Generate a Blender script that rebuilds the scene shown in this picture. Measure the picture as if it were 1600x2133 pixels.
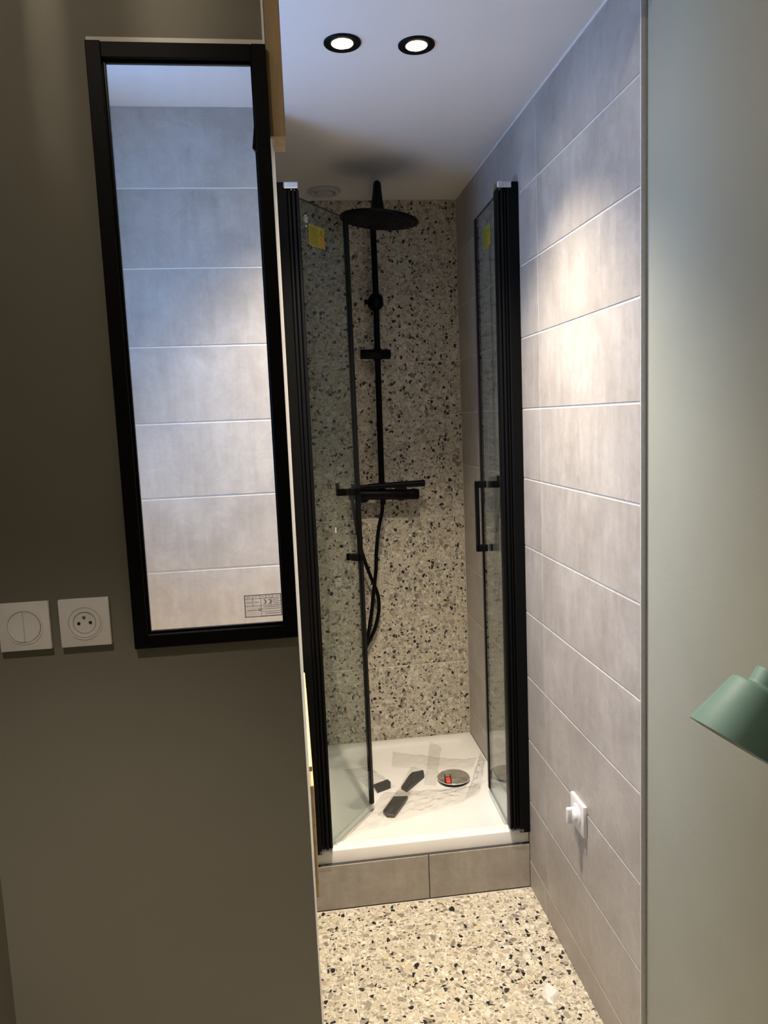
import bpy, bmesh, math, random
from mathutils import Vector, Matrix, noise

random.seed(7)
S = bpy.context.scene
for o in list(bpy.data.objects):
    bpy.data.objects.remove(o)
C = S.collection

# ------------------------------------------------------------------ camera
cam_d = bpy.data.cameras.new('camera')
cam = bpy.data.objects.new('camera', cam_d)
C.objects.link(cam)
S.camera = cam
CAMZ = 1.4784
YAW, PITCH, ROLL, FPX = 0.1229, -0.1219, 0.0413, 1587.9
_f = Vector((math.sin(YAW) * math.cos(PITCH), math.cos(YAW) * math.cos(PITCH), math.sin(PITCH)))
_r = Vector((math.cos(YAW), -math.sin(YAW), 0))
_d = _f.cross(_r)
_R = math.cos(ROLL) * _r + math.sin(ROLL) * _d
_D = -math.sin(ROLL) * _r + math.cos(ROLL) * _d
m = Matrix.Identity(4)
for i in range(3):
    m[i][0], m[i][1], m[i][2] = _R[i], -_D[i], -_f[i]
m[2][3] = CAMZ
cam.matrix_world = m
cam_d.sensor_fit = 'HORIZONTAL'
cam_d.sensor_width = 36.0
cam_d.lens = 36.0 * FPX / 1600.0
cam_d.clip_start = 0.02

# ------------------------------------------------------------------ world: dusk-blue sky, seen only through the bathroom window opening
W = bpy.data.worlds.new('sky')
S.world = W
W.use_nodes = True
W.node_tree.nodes['Background'].inputs[0].default_value = (0.24, 0.48, 1.0, 1)
W.node_tree.nodes['Background'].inputs[1].default_value = 12.0

# ------------------------------------------------------------------ view
S.view_settings.view_transform = 'Standard'
S.view_settings.look = 'None'
S.view_settings.exposure = 0.0
S.view_settings.gamma = 1.0
S.view_settings.use_curve_mapping = False

SLAT = 11.0
SPOT_CENTRE = 62.0
SPOT_CORE, SPOT_SPILL, HALL_CORE, HALL_SPILL = 84.0, 2.2, 150.0, 9.0
WARM = (1.0, 0.86, 0.69)
HALLWARM = (1.0, 0.865, 0.71)

# portal that guides the sky light through the bathroom window opening
pl = bpy.data.lights.new('window_portal', 'AREA')
pl.shape = 'RECTANGLE'
pl.size, pl.size_y = 0.94, 0.41
pl.cycles.is_portal = True
po = bpy.data.objects.new('window_portal', pl)
C.objects.link(po)
po.location = (-0.59, 1.615, 1.67)
po.rotation_euler = (0, -math.pi / 2, 0)

# ------------------------------------------------------------------ measured planes
XR, YB, YE, YW, ZC = 0.6832, 2.0053, 1.4143, 2.9416, 2.2889
ZT, YT, YP = 0.1857, 2.1766, 2.1659
YS, YSB = 1.286, 1.358          # partition front / back
XSL = -0.015                    # shower left wall
YL = 2.10                       # left tiled wall of the bathroom
XBL = -0.57                     # bathroom left wall
XH, XHL = 0.693, -0.5225        # hall right / left wall
ZH = 2.52                       # hall ceiling
ROW = 0.2


# ------------------------------------------------------------------ node helpers
class NT:
    def __init__(s, name):
        s.m = bpy.data.materials.new(name)
        s.m.use_nodes = True
        s.t = s.m.node_tree
        s.t.nodes.clear()
        s.out = s.t.nodes.new('ShaderNodeOutputMaterial')

    def n(s, typ, **kw):
        nd = s.t.nodes.new('ShaderNode' + typ)
        for k, v in kw.items():
            setattr(nd, k, v)
        return nd

    def l(s, a, b):
        s.t.links.new(a, b)

    def set(s, sock, v):
        if hasattr(v, 'is_linked') or hasattr(v, 'links'):
            s.l(v, sock)
        else:
            sock.default_value = v

    def pos(s):
        return s.n('NewGeometry').outputs['Position']

    def mapping(s, vec, scale=(1, 1, 1), loc=(0, 0, 0)):
        mp = s.n('Mapping')
        s.l(vec, mp.inputs['Vector'])
        mp.inputs['Scale'].default_value = scale
        s.set(mp.inputs['Location'], loc)
        return mp.outputs['Vector']

    def noise(s, vec, scale, detail=4, rough=0.55, dist=0.0):
        nd = s.n('TexNoise')
        s.l(vec, nd.inputs['Vector'])
        nd.inputs['Scale'].default_value = scale
        nd.inputs['Detail'].default_value = detail
        nd.inputs['Roughness'].default_value = rough
        nd.inputs['Distortion'].default_value = dist
        return nd

    def vor(s, vec, scale, feature='F1'):
        nd = s.n('TexVoronoi', feature=feature)
        s.l(vec, nd.inputs['Vector'])
        nd.inputs['Scale'].default_value = scale
        return nd

    def math(s, op, a, b=0.0, c=0.0):
        nd = s.n('Math', operation=op)
        for i, v in enumerate((a, b, c)):
            s.set(nd.inputs[i], v)
        return nd.outputs[0]

    def maprange(s, v, a, b, c=0.0, d=1.0):
        nd = s.n('MapRange')
        s.set(nd.inputs['Value'], v)
        for k, x in zip(('From Min', 'From Max', 'To Min', 'To Max'), (a, b, c, d)):
            nd.inputs[k].default_value = x
        return nd.outputs['Result']

    def ramp(s, v, stops, mode='LINEAR'):
        nd = s.n('ValToRGB')
        nd.color_ramp.interpolation = mode
        el = nd.color_ramp.elements
        while len(el) < len(stops):
            el.new(0.5)
        for e, (p, c) in zip(el, stops):
            e.position = p
            e.color = (*c, 1)
        s.set(nd.inputs['Fac'], v)
        return nd.outputs['Color']

    def mix(s, fac, a, b, mode='MIX'):
        nd = s.n('Mix', data_type='RGBA', blend_type=mode)
        s.set(nd.inputs[0], fac)
        s.set(nd.inputs[6], (*a, 1) if isinstance(a, tuple) else a)
        s.set(nd.inputs[7], (*b, 1) if isinstance(b, tuple) else b)
        return nd.outputs[2]

    def bump(s, h, strength, dist):
        nd = s.n('Bump')
        s.l(h, nd.inputs['Height'])
        nd.inputs['Strength'].default_value = strength
        nd.inputs['Distance'].default_value = dist
        return nd.outputs['Normal']

    def bsdf(s, color, rough=0.5, metal=0.0, normal=None, spec=0.5, coat=0.0):
        nd = s.n('BsdfPrincipled')
        s.set(nd.inputs['Base Color'], (*color, 1) if isinstance(color, tuple) else color)
        s.set(nd.inputs['Roughness'], rough)
        nd.inputs['Metallic'].default_value = metal
        nd.inputs['Specular IOR Level'].default_value = spec
        nd.inputs['Coat Weight'].default_value = coat
        if normal is not None:
            s.l(normal, nd.inputs['Normal'])
        s.l(nd.outputs[0], s.out.inputs['Surface'])
        return nd


def plain(name, color, rough=0.5, metal=0.0, spec=0.5, var=0.06, nscale=30, bump=0.0, coat=0.0):
    t = NT(name)
    p = t.pos()
    nz = t.noise(p, nscale, 3)
    k = t.maprange(nz.outputs['Fac'], 0.3, 0.7, 1 - var, 1 + var)
    cb = t.n('CombineColor')
    for i in range(3):
        t.l(k, cb.inputs[i])
    col = t.mix(1.0, color, cb.outputs[0], 'MULTIPLY')
    nm = None
    if bump:
        b = t.noise(p, nscale * 8, 3)
        nm = t.bump(b.outputs['Fac'], bump, 0.001)
    t.bsdf(col, rough, metal, nm, spec, coat)
    return t.m


def make_tile_mat():
    t = NT('grey_cement_tile')
    p = t.pos()
    oi = t.n('ObjectInfo')
    rnd = oi.outputs['Random']
    off = t.n('CombineXYZ')
    for i, k in enumerate((13.0, 7.0, 29.0)):
        t.l(t.math('MULTIPLY', rnd, k), off.inputs[i])
    add = t.n('VectorMath', operation='ADD')
    t.l(p, add.inputs[0])
    t.l(off.outputs[0], add.inputs[1])
    v = add.outputs[0]
    cloud = t.noise(v, 5.5, 6, 0.6, 0.4).outputs['Fac']
    streak = t.noise(t.mapping(v, (40, 40, 5)), 1.0, 6, 0.65, 0.6).outputs['Fac']
    fine = t.noise(v, 420, 2, 0.5).outputs['Fac']
    scr = t.noise(t.mapping(v, (18, 18, 18)), 1.0, 8, 0.75, 1.6).outputs['Fac']
    a = t.math('ADD', t.math('MULTIPLY', cloud, 0.42), t.math('MULTIPLY', streak, 0.20))
    a = t.math('ADD', a, t.math('MULTIPLY', scr, 0.30))
    a = t.math('ADD', a, t.math('MULTIPLY', fine, 0.08))
    a = t.math('ADD', a, t.math('MULTIPLY', t.math('SUBTRACT', rnd, 0.5), 0.07))
    col = t.ramp(a, [(0.34, (0.275, 0.246, 0.212)), (0.50, (0.374, 0.341, 0.300)), (0.66, (0.485, 0.449, 0.402))])
    rg = t.maprange(streak, 0.3, 0.7, 0.36, 0.52)
    nm = t.bump(t.math('ADD', fine, scr), 0.10, 0.0012)
    t.bsdf(col, rg, 0, nm, 0.45)
    return t.m


def make_terrazzo():
    t = NT('terrazzo')
    p = t.pos()
    oi = t.n('ObjectInfo')
    off = t.n('CombineXYZ')
    for i, k in enumerate((3.7, 5.1, 9.3)):
        t.l(t.math('MULTIPLY', oi.outputs['Random'], k), off.inputs[i])
    add = t.n('VectorMath', operation='ADD')
    t.l(p, add.inputs[0])
    t.l(off.outputs[0], add.inputs[1])
    v0 = add.outputs[0]
    wn = t.noise(v0, 55, 2)
    sub = t.n('VectorMath', operation='SUBTRACT')
    t.l(wn.outputs['Color'], sub.inputs[0])
    sub.inputs[1].default_value = (0.5, 0.5, 0.5)
    sc = t.n('VectorMath', operation='SCALE')
    t.l(sub.outputs[0], sc.inputs[0])
    sc.inputs['Scale'].default_value = 0.010
    ad = t.n('VectorMath', operation='ADD')
    t.l(v0, ad.inputs[0])
    t.l(sc.outputs[0], ad.inputs[1])
    v = ad.outputs[0]

    def layer(base, scale, loc, edge, frac, stops, stretch=(1, 1, 1)):
        mv = t.mapping(v, stretch, loc)
        d = t.vor(mv, scale, 'DISTANCE_TO_EDGE').outputs['Distance']
        c = t.vor(mv, scale, 'F1').outputs['Color']
        sp = t.n('SeparateColor')
        t.l(c, sp.inputs[0])
        e1 = t.math('ADD', edge, t.math('MULTIPLY', sp.outputs[2], edge * 1.6))
        inside = t.math('GREATER_THAN', d, e1)
        has = t.math('LESS_THAN', sp.outputs[0], frac)
        col = t.ramp(sp.outputs[1], stops, 'CONSTANT')
        return t.mix(t.math('MULTIPLY', inside, has), base, col)

    speck = t.noise(v, 500, 2).outputs['Fac']
    base = t.ramp(speck, [(0.35, (0.42, 0.385, 0.31)), (0.65, (0.58, 0.54, 0.45))])
    base = layer(base, 200, (1, 2, 3), 0.05, 0.75,
                 [(0, (0.66, 0.62, 0.53)), (0.3, (0.36, 0.33, 0.27)), (0.5, (0.52, 0.48, 0.39)), (0.78, (0.24, 0.22, 0.185)), (0.88, (0.70, 0.66, 0.56))])
    base = layer(base, 100, (4, 1, 9), 0.055, 0.55,
                 [(0, (0.62, 0.59, 0.51)), (0.28, (0.33, 0.305, 0.25)), (0.5, (0.47, 0.44, 0.37)), (0.68, (0.25, 0.23, 0.19)), (0.84, (0.56, 0.50, 0.37)), (0.90, (0.72, 0.69, 0.61))])
    base = layer(base, 58, (2, 7, 5), 0.06, 0.30,
                 [(0, (0.29, 0.27, 0.225)), (0.30, (0.40, 0.37, 0.31)), (0.52, (0.66, 0.63, 0.56)), (0.70, (0.21, 0.19, 0.16)), (0.86, (0.54, 0.47, 0.32)), (0.95, (0.40, 0.31, 0.25))])
    base = layer(base, 105, (8, 3, 1), 0.06, 0.045, [(0, (0.012, 0.012, 0.015)), (0.7, (0.05, 0.045, 0.04))], (1, 1.5, 1))
    base = layer(base, 62, (5, 5, 2), 0.085, 0.115, [(0, (0.010, 0.010, 0.013)), (0.75, (0.035, 0.032, 0.032))], (1.35, 0.9, 1.2))
    base = t.mix(1.0, base, (0.95, 0.93, 0.88), 'MULTIPLY')
    t.bsdf(base, 0.42, 0, None, 0.45)
    return t.m


def make_glass(name, tint, extra=0.0, haze=0.0):
    t = NT(name)
    lw = t.n('LayerWeight')
    lw.inputs['Blend'].default_value = 0.5
    f5 = t.math('POWER', lw.outputs['Facing'], 5.0)
    fr = t.math('ADD', 0.04 + extra, t.math('MULTIPLY', f5, 0.90))
    tr = t.n('BsdfTransparent')
    tr.inputs[0].default_value = (*tint, 1)
    gl = t.n('BsdfGlossy')
    gl.inputs['Roughness'].default_value = 0.02
    gl.inputs[0].default_value = (0.95, 0.97, 0.96, 1)
    mx = t.n('MixShader')
    t.l(fr, mx.inputs[0])
    t.l(tr.outputs[0], mx.inputs[1])
    t.l(gl.outputs[0], mx.inputs[2])
    res = mx.outputs[0]
    if haze:
        df = t.n('BsdfDiffuse')
        df.inputs[0].default_value = (0.8, 0.8, 0.8, 1)
        sm = t.noise(t.mapping(t.pos(), (9, 9, 3)), 1.0, 6, 0.7, 0.8).outputs['Fac']
        k = t.maprange(sm, 0.35, 0.75, 0.0, haze)
        m2 = t.n('MixShader')
        t.l(k, m2.inputs[0])
        t.l(res, m2.inputs[1])
        t.l(df.outputs[0], m2.inputs[2])
        res = m2.outputs[0]
    t.l(res, t.out.inputs['Surface'])
    return t.m


def make_film():
    t = NT('clear_plastic_film')
    lw = t.n('LayerWeight')
    lw.inputs['Blend'].default_value = 0.5
    f3 = t.math('POWER', lw.outputs['Facing'], 2.5)
    tr = t.n('BsdfTransparent')
    t.l(t.mix(f3, (0.985, 0.983, 0.975), (0.74, 0.72, 0.68)), tr.inputs[0])
    gl = t.n('BsdfGlossy')
    gl.inputs['Roughness'].default_value = 0.12
    df = t.n('BsdfDiffuse')
    df.inputs[0].default_value = (0.75, 0.74, 0.72, 1)
    mx = t.n('MixShader')
    t.l(t.math('ADD', 0.035, t.math('MULTIPLY', f3, 0.45)), mx.inputs[0])
    t.l(tr.outputs[0], mx.inputs[1])
    t.l(gl.outputs[0], mx.inputs[2])
    m2 = t.n('MixShader')
    m2.inputs[0].default_value = 0.02
    t.l(mx.outputs[0], m2.inputs[1])
    t.l(df.outputs[0], m2.inputs[2])
    t.l(m2.outputs[0], t.out.inputs['Surface'])
    return t.m


def make_emit(name, color, strength):
    t = NT(name)
    e = t.n('Emission')
    e.inputs[0].default_value = (*color, 1)
    e.inputs[1].default_value = strength
    t.l(e.outputs[0], t.out.inputs['Surface'])
    return t.m


def make_wood(name, a, b, scale=(60, 60, 4)):
    t = NT(name)
    p = t.pos()
    g = t.noise(t.mapping(p, scale), 1.0, 6, 0.6, 0.5).outputs['Fac']
    f = t.noise(t.mapping(p, tuple(x * 6 for x in scale)), 1.0, 3).outputs['Fac']
    v = t.math('ADD', t.math('MULTIPLY', g, 0.75), t.math('MULTIPLY', f, 0.25))
    col = t.ramp(v, [(0.35, a), (0.65, b)])
    t.bsdf(col, 0.5, 0, t.bump(v, 0.15, 0.001), 0.4)
    return t.m


def make_paint(name, col, var=0.04, bump=0.12):
    t = NT(name)
    p = t.pos()
    a = t.noise(p, 3.0, 4).outputs['Fac']
    c = t.ramp(a, [(0.3, tuple(x * (1 - var) for x in col)), (0.7, tuple(x * (1 + var) for x in col))])
    o = t.noise(p, 380, 2, 0.5).outputs['Fac']
    t.bsdf(c, 0.62, 0, t.bump(o, bump, 0.0012), 0.3)
    return t.m


def make_black_metal():
    t = NT('matt_black_metal')
    p = t.pos()
    a = t.noise(p, 900, 2).outputs['Fac']
    t.bsdf((0.003, 0.003, 0.003), 0.45, 0.0, t.bump(a, 0.05, 0.0005), 0.10)
    return t.m


M = {}
M['tile'] = make_tile_mat()
M['terrazzo'] = make_terrazzo()
M['grout'] = plain('light_grout', (0.62, 0.58, 0.51), 0.8, nscale=60)
M['grout_dark_and_shade'] = plain('dark_joint_and_shade', (0.05, 0.045, 0.04), 0.9)  # plinth joints, and the shadow strip beside the tile edge
M['ceiling'] = make_paint('ceiling_white', (0.70, 0.68, 0.66), 0.02, 0.06)
M['white_plaster'] = make_paint('raw_white_plaster', (0.66, 0.62, 0.58), 0.08, 0.3)
M['white_trim'] = plain('white_corner_trim', (0.78, 0.77, 0.74), 0.5, var=0.03)
M['olive'] = make_paint('dark_olive_grey_paint', (0.178, 0.168, 0.134))
M['sage'] = make_paint('sage_green_paint', (0.315, 0.318, 0.25))
M['hall_white'] = make_paint('hall_off_white_paint', (0.55, 0.52, 0.48))
M['alu'] = plain('brushed_aluminium', (0.62, 0.61, 0.60), 0.45, 0.1, var=0.05, nscale=90)
M['black'] = make_black_metal()
M['black_gloss'] = plain('black_rubber_seal', (0.006, 0.006, 0.006), 0.3, spec=0.2, var=0.1)
M['chrome'] = plain('chrome', (0.82, 0.83, 0.84), 0.08, 1.0, var=0.02)
M['tray'] = plain('white_acrylic_tray', (0.80, 0.785, 0.75), 0.22, var=0.015, nscale=8)
M['plastic'] = plain('white_plastic', (0.72, 0.70, 0.68), 0.35, var=0.02)
M['plastic_dark'] = plain('grey_gap', (0.10, 0.09, 0.085), 0.6)
M['hole'] = plain('socket_hole_black', (0.006, 0.006, 0.006), 0.7)
M['brass'] = plain('brass_pin', (0.30, 0.21, 0.13), 0.35, 0.6)
M['glass'] = make_glass('shower_glass', (0.885, 0.915, 0.895))
M['pane'] = make_glass('window_glass', (0.98, 0.987, 0.987), 0.0, 0.05)
M['clear'] = make_glass('clear_plastic_seal', (0.93, 0.95, 0.94), 0.06, 0.12)
M['film'] = make_film()
M['yellow'] = plain('yellow_sticker', (0.23, 0.205, 0.010), 0.5, var=0.05)
M['ink'] = plain('black_print', (0.02, 0.02, 0.02), 0.6)
M['ink_grey'] = plain('grey_print', (0.16, 0.16, 0.165), 0.6)
M['ink_red'] = plain('red_print', (0.55, 0.06, 0.03), 0.6)
M['ink_white'] = plain('white_print', (0.75, 0.75, 0.75), 0.5)
M['red'] = plain('red_plastic', (0.80, 0.045, 0.02), 0.4)
M['vent'] = plain('vent_grey_white_plastic', (0.50, 0.50, 0.51), 0.4, var=0.02)
M['tag'] = plain('grey_white_tag', (0.40, 0.39, 0.36), 0.6)
M['lampglow'] = make_emit('lamp_glow', (1.0, 0.90, 0.70), 14.0)
M['oak'] = make_wood('light_oak', (0.52, 0.36, 0.17), (0.72, 0.54, 0.29), (60, 4, 60))
M['pine'] = make_wood('raw_pine', (0.28, 0.195, 0.10), (0.40, 0.29, 0.16), (70, 70, 5))
M['lampgreen'] = plain('sage_lamp_enamel', (0.15, 0.27, 0.225), 0.55, var=0.03)
M['lampinside'] = plain('lamp_inner_white', (0.6, 0.6, 0.56), 0.5)
M['rubber'] = plain('black_foam_strip', (0.008, 0.008, 0.008), 0.45, var=0.3, nscale=200, bump=0.4)


# ------------------------------------------------------------------ geometry helpers (world coordinates)
def new_mesh(name, verts, faces, mat, smooth=False):
    me = bpy.data.meshes.new(name)
    me.from_pydata([tuple(v) for v in verts], [], [tuple(f) for f in faces])
    me.materials.append(mat)
    if smooth:
        me.polygons.foreach_set('use_smooth', [True] * len(me.polygons))
    me.update()
    return me


def root_loc(o):
    v = Vector((0, 0, 0))
    while o is not None:
        v += o.location
        o = o.parent
    return v


class G:
    """collects world-space geometry for one object"""

    def __init__(s):
        s.v, s.f = [], []

    def add(s, vs, fs):
        k = len(s.v)
        s.v += [Vector(x) for x in vs]
        s.f += [tuple(i + k for i in f) for f in fs]
        return s

    def box(s, x0, x1, y0, y1, z0, z1, bev=0.0, seg=1):
        return s.obox(Vector((0, 0, 0)), Vector((1, 0, 0)), Vector((0, 1, 0)), x0, x1, y0, y1, z0, z1, bev, seg)

    def obox(s, o, ax, ay, a0, a1, b0, b1, z0, z1, bev=0.0, seg=1):
        bm = bmesh.new()
        co = [(a, b, c) for c in (z0, z1) for b in (b0, b1) for a in (a0, a1)]
        vs = [bm.verts.new(c) for c in co]
        for f in ((0, 2, 3, 1), (4, 5, 7, 6), (0, 1, 5, 4), (2, 6, 7, 3), (0, 4, 6, 2), (1, 3, 7, 5)):
            bm.faces.new([vs[i] for i in f])
        if bev > 0:
            bmesh.ops.bevel(bm, geom=list(bm.edges), offset=bev, segments=seg, affect='EDGES', profile=0.5)
        bm.verts.index_update()
        az = Vector((0, 0, 1))
        vv = [o + ax * v.co.x + ay * v.co.y + az * v.co.z for v in bm.verts]
        ff = [[v.index for v in f.verts] for f in bm.faces]
        bm.free()
        return s.add(vv, ff)

    def lathe(s, prof, o=(0, 0, 0), axis=(0, 0, 1), n=32, cap0=True, cap1=True):
        o, w = Vector(o), Vector(axis).normalized()
        u = w.orthogonal().normalized()
        v = w.cross(u)
        vs, fs = [], []
        for r, h in prof:
            for i in range(n):
                a = 2 * math.pi * i / n
                vs.append(o + w * h + (u * math.cos(a) + v * math.sin(a)) * r)
        for j in range(len(prof) - 1):
            for i in range(n):
                k = (i + 1) % n
                fs.append((j * n + i, j * n + k, (j + 1) * n + k, (j + 1) * n + i))
        if cap0:
            fs.append(tuple(range(n - 1, -1, -1)))
        if cap1:
            b = (len(prof) - 1) * n
            fs.append(tuple(b + i for i in range(n)))
        return s.add(vs, fs)

    def tube(s, pts, r, n=12, caps=True):
        pts = [Vector(p) for p in pts]
        rs = r if isinstance(r, (list, tuple)) else [r] * len(pts)
        vs, fs = [], []
        u = None
        for i, p in enumerate(pts):
            t = (pts[min(i + 1, len(pts) - 1)] - pts[max(i - 1, 0)]).normalized()
            u = t.orthogonal().normalized() if u is None else (u - t * u.dot(t)).normalized()
            v = t.cross(u)
            for k in range(n):
                a = 2 * math.pi * k / n
                vs.append(p + (u * math.cos(a) + v * math.sin(a)) * rs[i])
        for j in range(len(pts) - 1):
            for i in range(n):
                k = (i + 1) % n
                fs.append((j * n + i, j * n + k, (j + 1) * n + k, (j + 1) * n + i))
        if caps:
            fs.append(tuple(range(n - 1, -1, -1)))
            b = (len(pts) - 1) * n
            fs.append(tuple(b + i for i in range(n)))
        return s.add(vs, fs)

    def quad(s, a, b, c, d):
        return s.add([a, b, c, d], [(0, 1, 2, 3)])

    def obj(s, name, mat, parent=None, smooth=False):
        o = bpy.data.objects.new(name, None)
        off = root_loc(parent) if parent else Vector((0, 0, 0))
        me = new_mesh(name, [v - off for v in s.v], s.f, mat)
        bm = bmesh.new()
        bm.from_mesh(me)
        bmesh.ops.recalc_face_normals(bm, faces=list(bm.faces))
        bm.to_mesh(me)
        bm.free()
        bpy.data.objects.remove(o)
        o = bpy.data.objects.new(name, me)
        C.objects.link(o)
        if parent:
            o.parent = parent
        if smooth:
            me.polygons.foreach_set('use_smooth', [True] * len(me.polygons))
            try:
                me.set_sharp_from_angle(angle=math.radians(40))
            except Exception:
                pass
        return o


def spline(pts, k=8):
    pts = [Vector(p) for p in pts]
    out = []
    for i in range(len(pts) - 1):
        p0, p1, p2, p3 = pts[max(i - 1, 0)], pts[i], pts[i + 1], pts[min(i + 2, len(pts) - 1)]
        for j in range(k):
            t = j / k
            out.append(0.5 * ((2 * p1) + (p2 - p0) * t + (2 * p0 - 5 * p1 + 4 * p2 - p3) * t * t + (3 * p1 - p0 - 3 * p2 + p3) * t ** 3))
    out.append(pts[-1])
    return out


def thing(name, label, cat, loc, group=None):
    o = bpy.data.objects.new(name, None)
    o.empty_display_size = 0.05
    C.objects.link(o)
    o.location = loc
    tag(o, label, cat, group)
    return o


def tag(o, label, cat=None, group=None, kind=None):
    o['label'] = label
    if cat:
        o['category'] = cat
    if group:
        o['group'] = group
    o['kind'] = kind or 'thing'
    return o


def struct(o, label):
    o['kind'] = 'structure'
    o['label'] = label
    return o


_tile_cache = {}


def tile(parent, w, h, t, mat, matrix, name='tile'):
    """one tile: front face at local z=0, spans +-w/2, +-h/2; shared mesh for equal sizes"""
    key = (round(w, 4), round(h, 4), round(t, 4), mat.name)
    me = _tile_cache.get(key)
    if me is None:
        g = G().box(-w / 2, w / 2, -h / 2, h / 2, -t, 0, 0.0012)
        me = new_mesh(name, g.v, g.f, mat)
        _tile_cache[key] = me
    o = bpy.data.objects.new(name, me)
    C.objects.link(o)
    o.parent = parent
    o.matrix_local = matrix
    return o


def frame(o, x, y):
    x, y = Vector(x), Vector(y)
    z = x.cross(y)
    mt = Matrix.Identity(4)
    for i in range(3):
        mt[i][0], mt[i][1], mt[i][2], mt[i][3] = x[i], y[i], z[i], o[i]
    return mt


GAP = 0.0040


def tile_wall(parent, org, xdir, ydir, xs, ys, mat, t=0.008):
    """tiles between consecutive joint positions xs, ys (local)"""
    for i in range(len(xs) - 1):
        for j in range(len(ys) - 1):
            w, h = xs[i + 1] - xs[i] - GAP * 0.65, ys[j + 1] - ys[j] - GAP
            if w < 0.006 or h < 0.006:
                continue
            c = Vector(org) + Vector(xdir) * (xs[i] + xs[i + 1]) / 2 + Vector(ydir) * (ys[j] + ys[j + 1]) / 2
            tile(parent, w, h, t, mat, frame(c, xdir, ydir))


ROWS = sorted([ZC - ROW * i for i in range(12)] + [0.0])

# ================================================================== THE SETTING
# right tiled wall
o = G().box(XR + 0.0016, XR + 0.10, YE, YW + 0.1, 0, ZC + 0.02).obj('wall_right', M['grout'])
struct(o, 'right wall of grey cement-look tiles running back into the shower')
tile_wall(o, (XR, 0, 0), (0, -1, 0), (0, 0, 1), [-YW, -(YB + 0.6), -YB, -YE], ROWS, M['tile'])
# back terrazzo wall
o = G().box(XSL - 0.1, XR + 0.1, YW + 0.0016, YW + 0.1, 0, ZC + 0.02).obj('wall_back', M['grout'])
struct(o, 'terrazzo-tiled back wall of the shower')
tile_wall(o, (0, YW, 0), (1, 0, 0), (0, 0, 1), [XSL, 0.041, 0.641, XR], [0.10, 0.489, 1.089, 1.689, ZC], M['terrazzo'])
# left shower wall
o = G().box(XSL - 0.075, XSL - 0.0016, YL + 0.002, YW, 0, ZC + 0.02).obj('wall_shower_side', M['grout'])
struct(o, 'left side wall of the shower, mostly hidden')
tile_wall(o, (XSL, 0, 0), (0, 1, 0), (0, 0, 1), [YL, YL + 0.4, YW], ROWS, M['tile'])
# bathroom tiled wall seen through the interior window
o = G().box(XBL - 0.1, XSL - 0.008, YL + 0.0016, YL + 0.12, 0, ZC + 0.02).obj('wall_left', M['grout'])
struct(o, 'tiled bathroom wall seen through the black-framed interior window')
tile_wall(o, (0, YL, 0), (1, 0, 0), (0, 0, 1), [XBL, XSL], ROWS, M['tile'])
# bathroom outer wall with the window opening that lets the daylight in
g = G()
g.box(XBL - 0.12, XBL, YSB, YL + 0.1, 0, 1.20).box(XBL - 0.12, XBL, YSB, YL + 0.1, 2.14, ZC + 0.02)
g.box(XBL - 0.12, XBL, YSB, 1.41, 1.20, 2.14).box(XBL - 0.12, XBL, 1.82, YL + 0.1, 1.20, 2.14)
o = g.obj('wall_bathroom_end', M['ceiling'])
struct(o, 'end wall of the bathroom with the daylight window, outside the picture')
# ceiling of the bathroom
o = G().box(XBL - 0.12, XR + 0.1, YS + 0.0, YW + 0.1, ZC, ZC + 0.06).obj('ceiling', M['ceiling'])
struct(o, 'white painted bathroom and shower ceiling')
# caulk lines of the ceiling
g = G().box(XR - 0.003, XR + 0.001, YE, YW, ZC - 0.003, ZC + 0.001)
o = g.obj('trim_ceiling', M['white_trim'])
struct(o, 'white sealant line between the ceiling and the right tiled wall')
# floor, terrazzo tiles
o = G().box(XBL - 0.12, XH + 0.1, -1.3, YP + 0.03, -0.08, -0.0016).obj('floor', M['grout'])
struct(o, 'cream terrazzo tiled floor')
tile_wall(o, (0, 0, 0), (1, 0, 0), (0, 1, 0), [XBL, -0.502, 0.098, XH], [-1.3, -0.94, -0.34, 0.26, 0.86, 1.46, 2.06, YP - 0.001], M['terrazzo'])
# hall shell
o = G().box(XH, XH + 0.1, -1.3, YE - 0.0095, 0, ZH).obj('wall_hall_right', M['sage'])
struct(o, 'sage green painted wall at the right edge')
o = G().box(XHL - 0.1, XHL, -1.3, YS, 0, ZH).obj('wall_hall_left', M['olive'])
struct(o, 'dark painted side wall at the lower left corner')
o = G().box(XHL - 0.1, XH + 0.1, -1.4, -1.3, 0, ZH).obj('wall_hall_back', M['hall_white'])
struct(o, 'hall wall behind the viewer')
o = G().box(XHL - 0.1, XH + 0.1, -1.4, YE, ZH, ZH + 0.05).obj('ceiling_hall', M['hall_white'])
struct(o, 'hall ceiling')
# partition with the window opening
WX0, WX1, WZ0, WZ1 = -0.269, 0.0015, 1.1147, 2.0637
g = G()
zb = [0.0, 0.41, 0.80, WZ0 - 0.02]
xb = [0.0068, 0.0050, 0.0030, WX1]
vs, fs = [], []
for z, x in zip(zb, xb):
    vs += [(XBL, YS, z), (x, YS, z), (x, YSB, z), (XBL, YSB, z)]
for k in range(3):
    for i in range(4):
        j = (i + 1) % 4
        fs.append((k * 4 + i, k * 4 + j, k * 4 + 4 + j, k * 4 + 4 + i))
fs += [(3, 2, 1, 0), (12, 13, 14, 15)]
g.add(vs, fs)
g.box(XBL, WX1, YS, YS + 0.012, WZ0 - 0.02, WZ0)
YM = YS + 0.012                 # front skin holds the frame, the wall behind is cut back
g.box(XBL, WX0, YS, YM, WZ0, ZH)
g.box(WX0, 0.0006, YS, YM, WZ1 + 0.0105, ZH)
g.box(XBL, WX0 - 0.014, YM, YSB, WZ0, ZH)
g.box(WX0 - 0.014, 0.0006, YM, YSB, WZ1 + 0.024, ZH)
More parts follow.
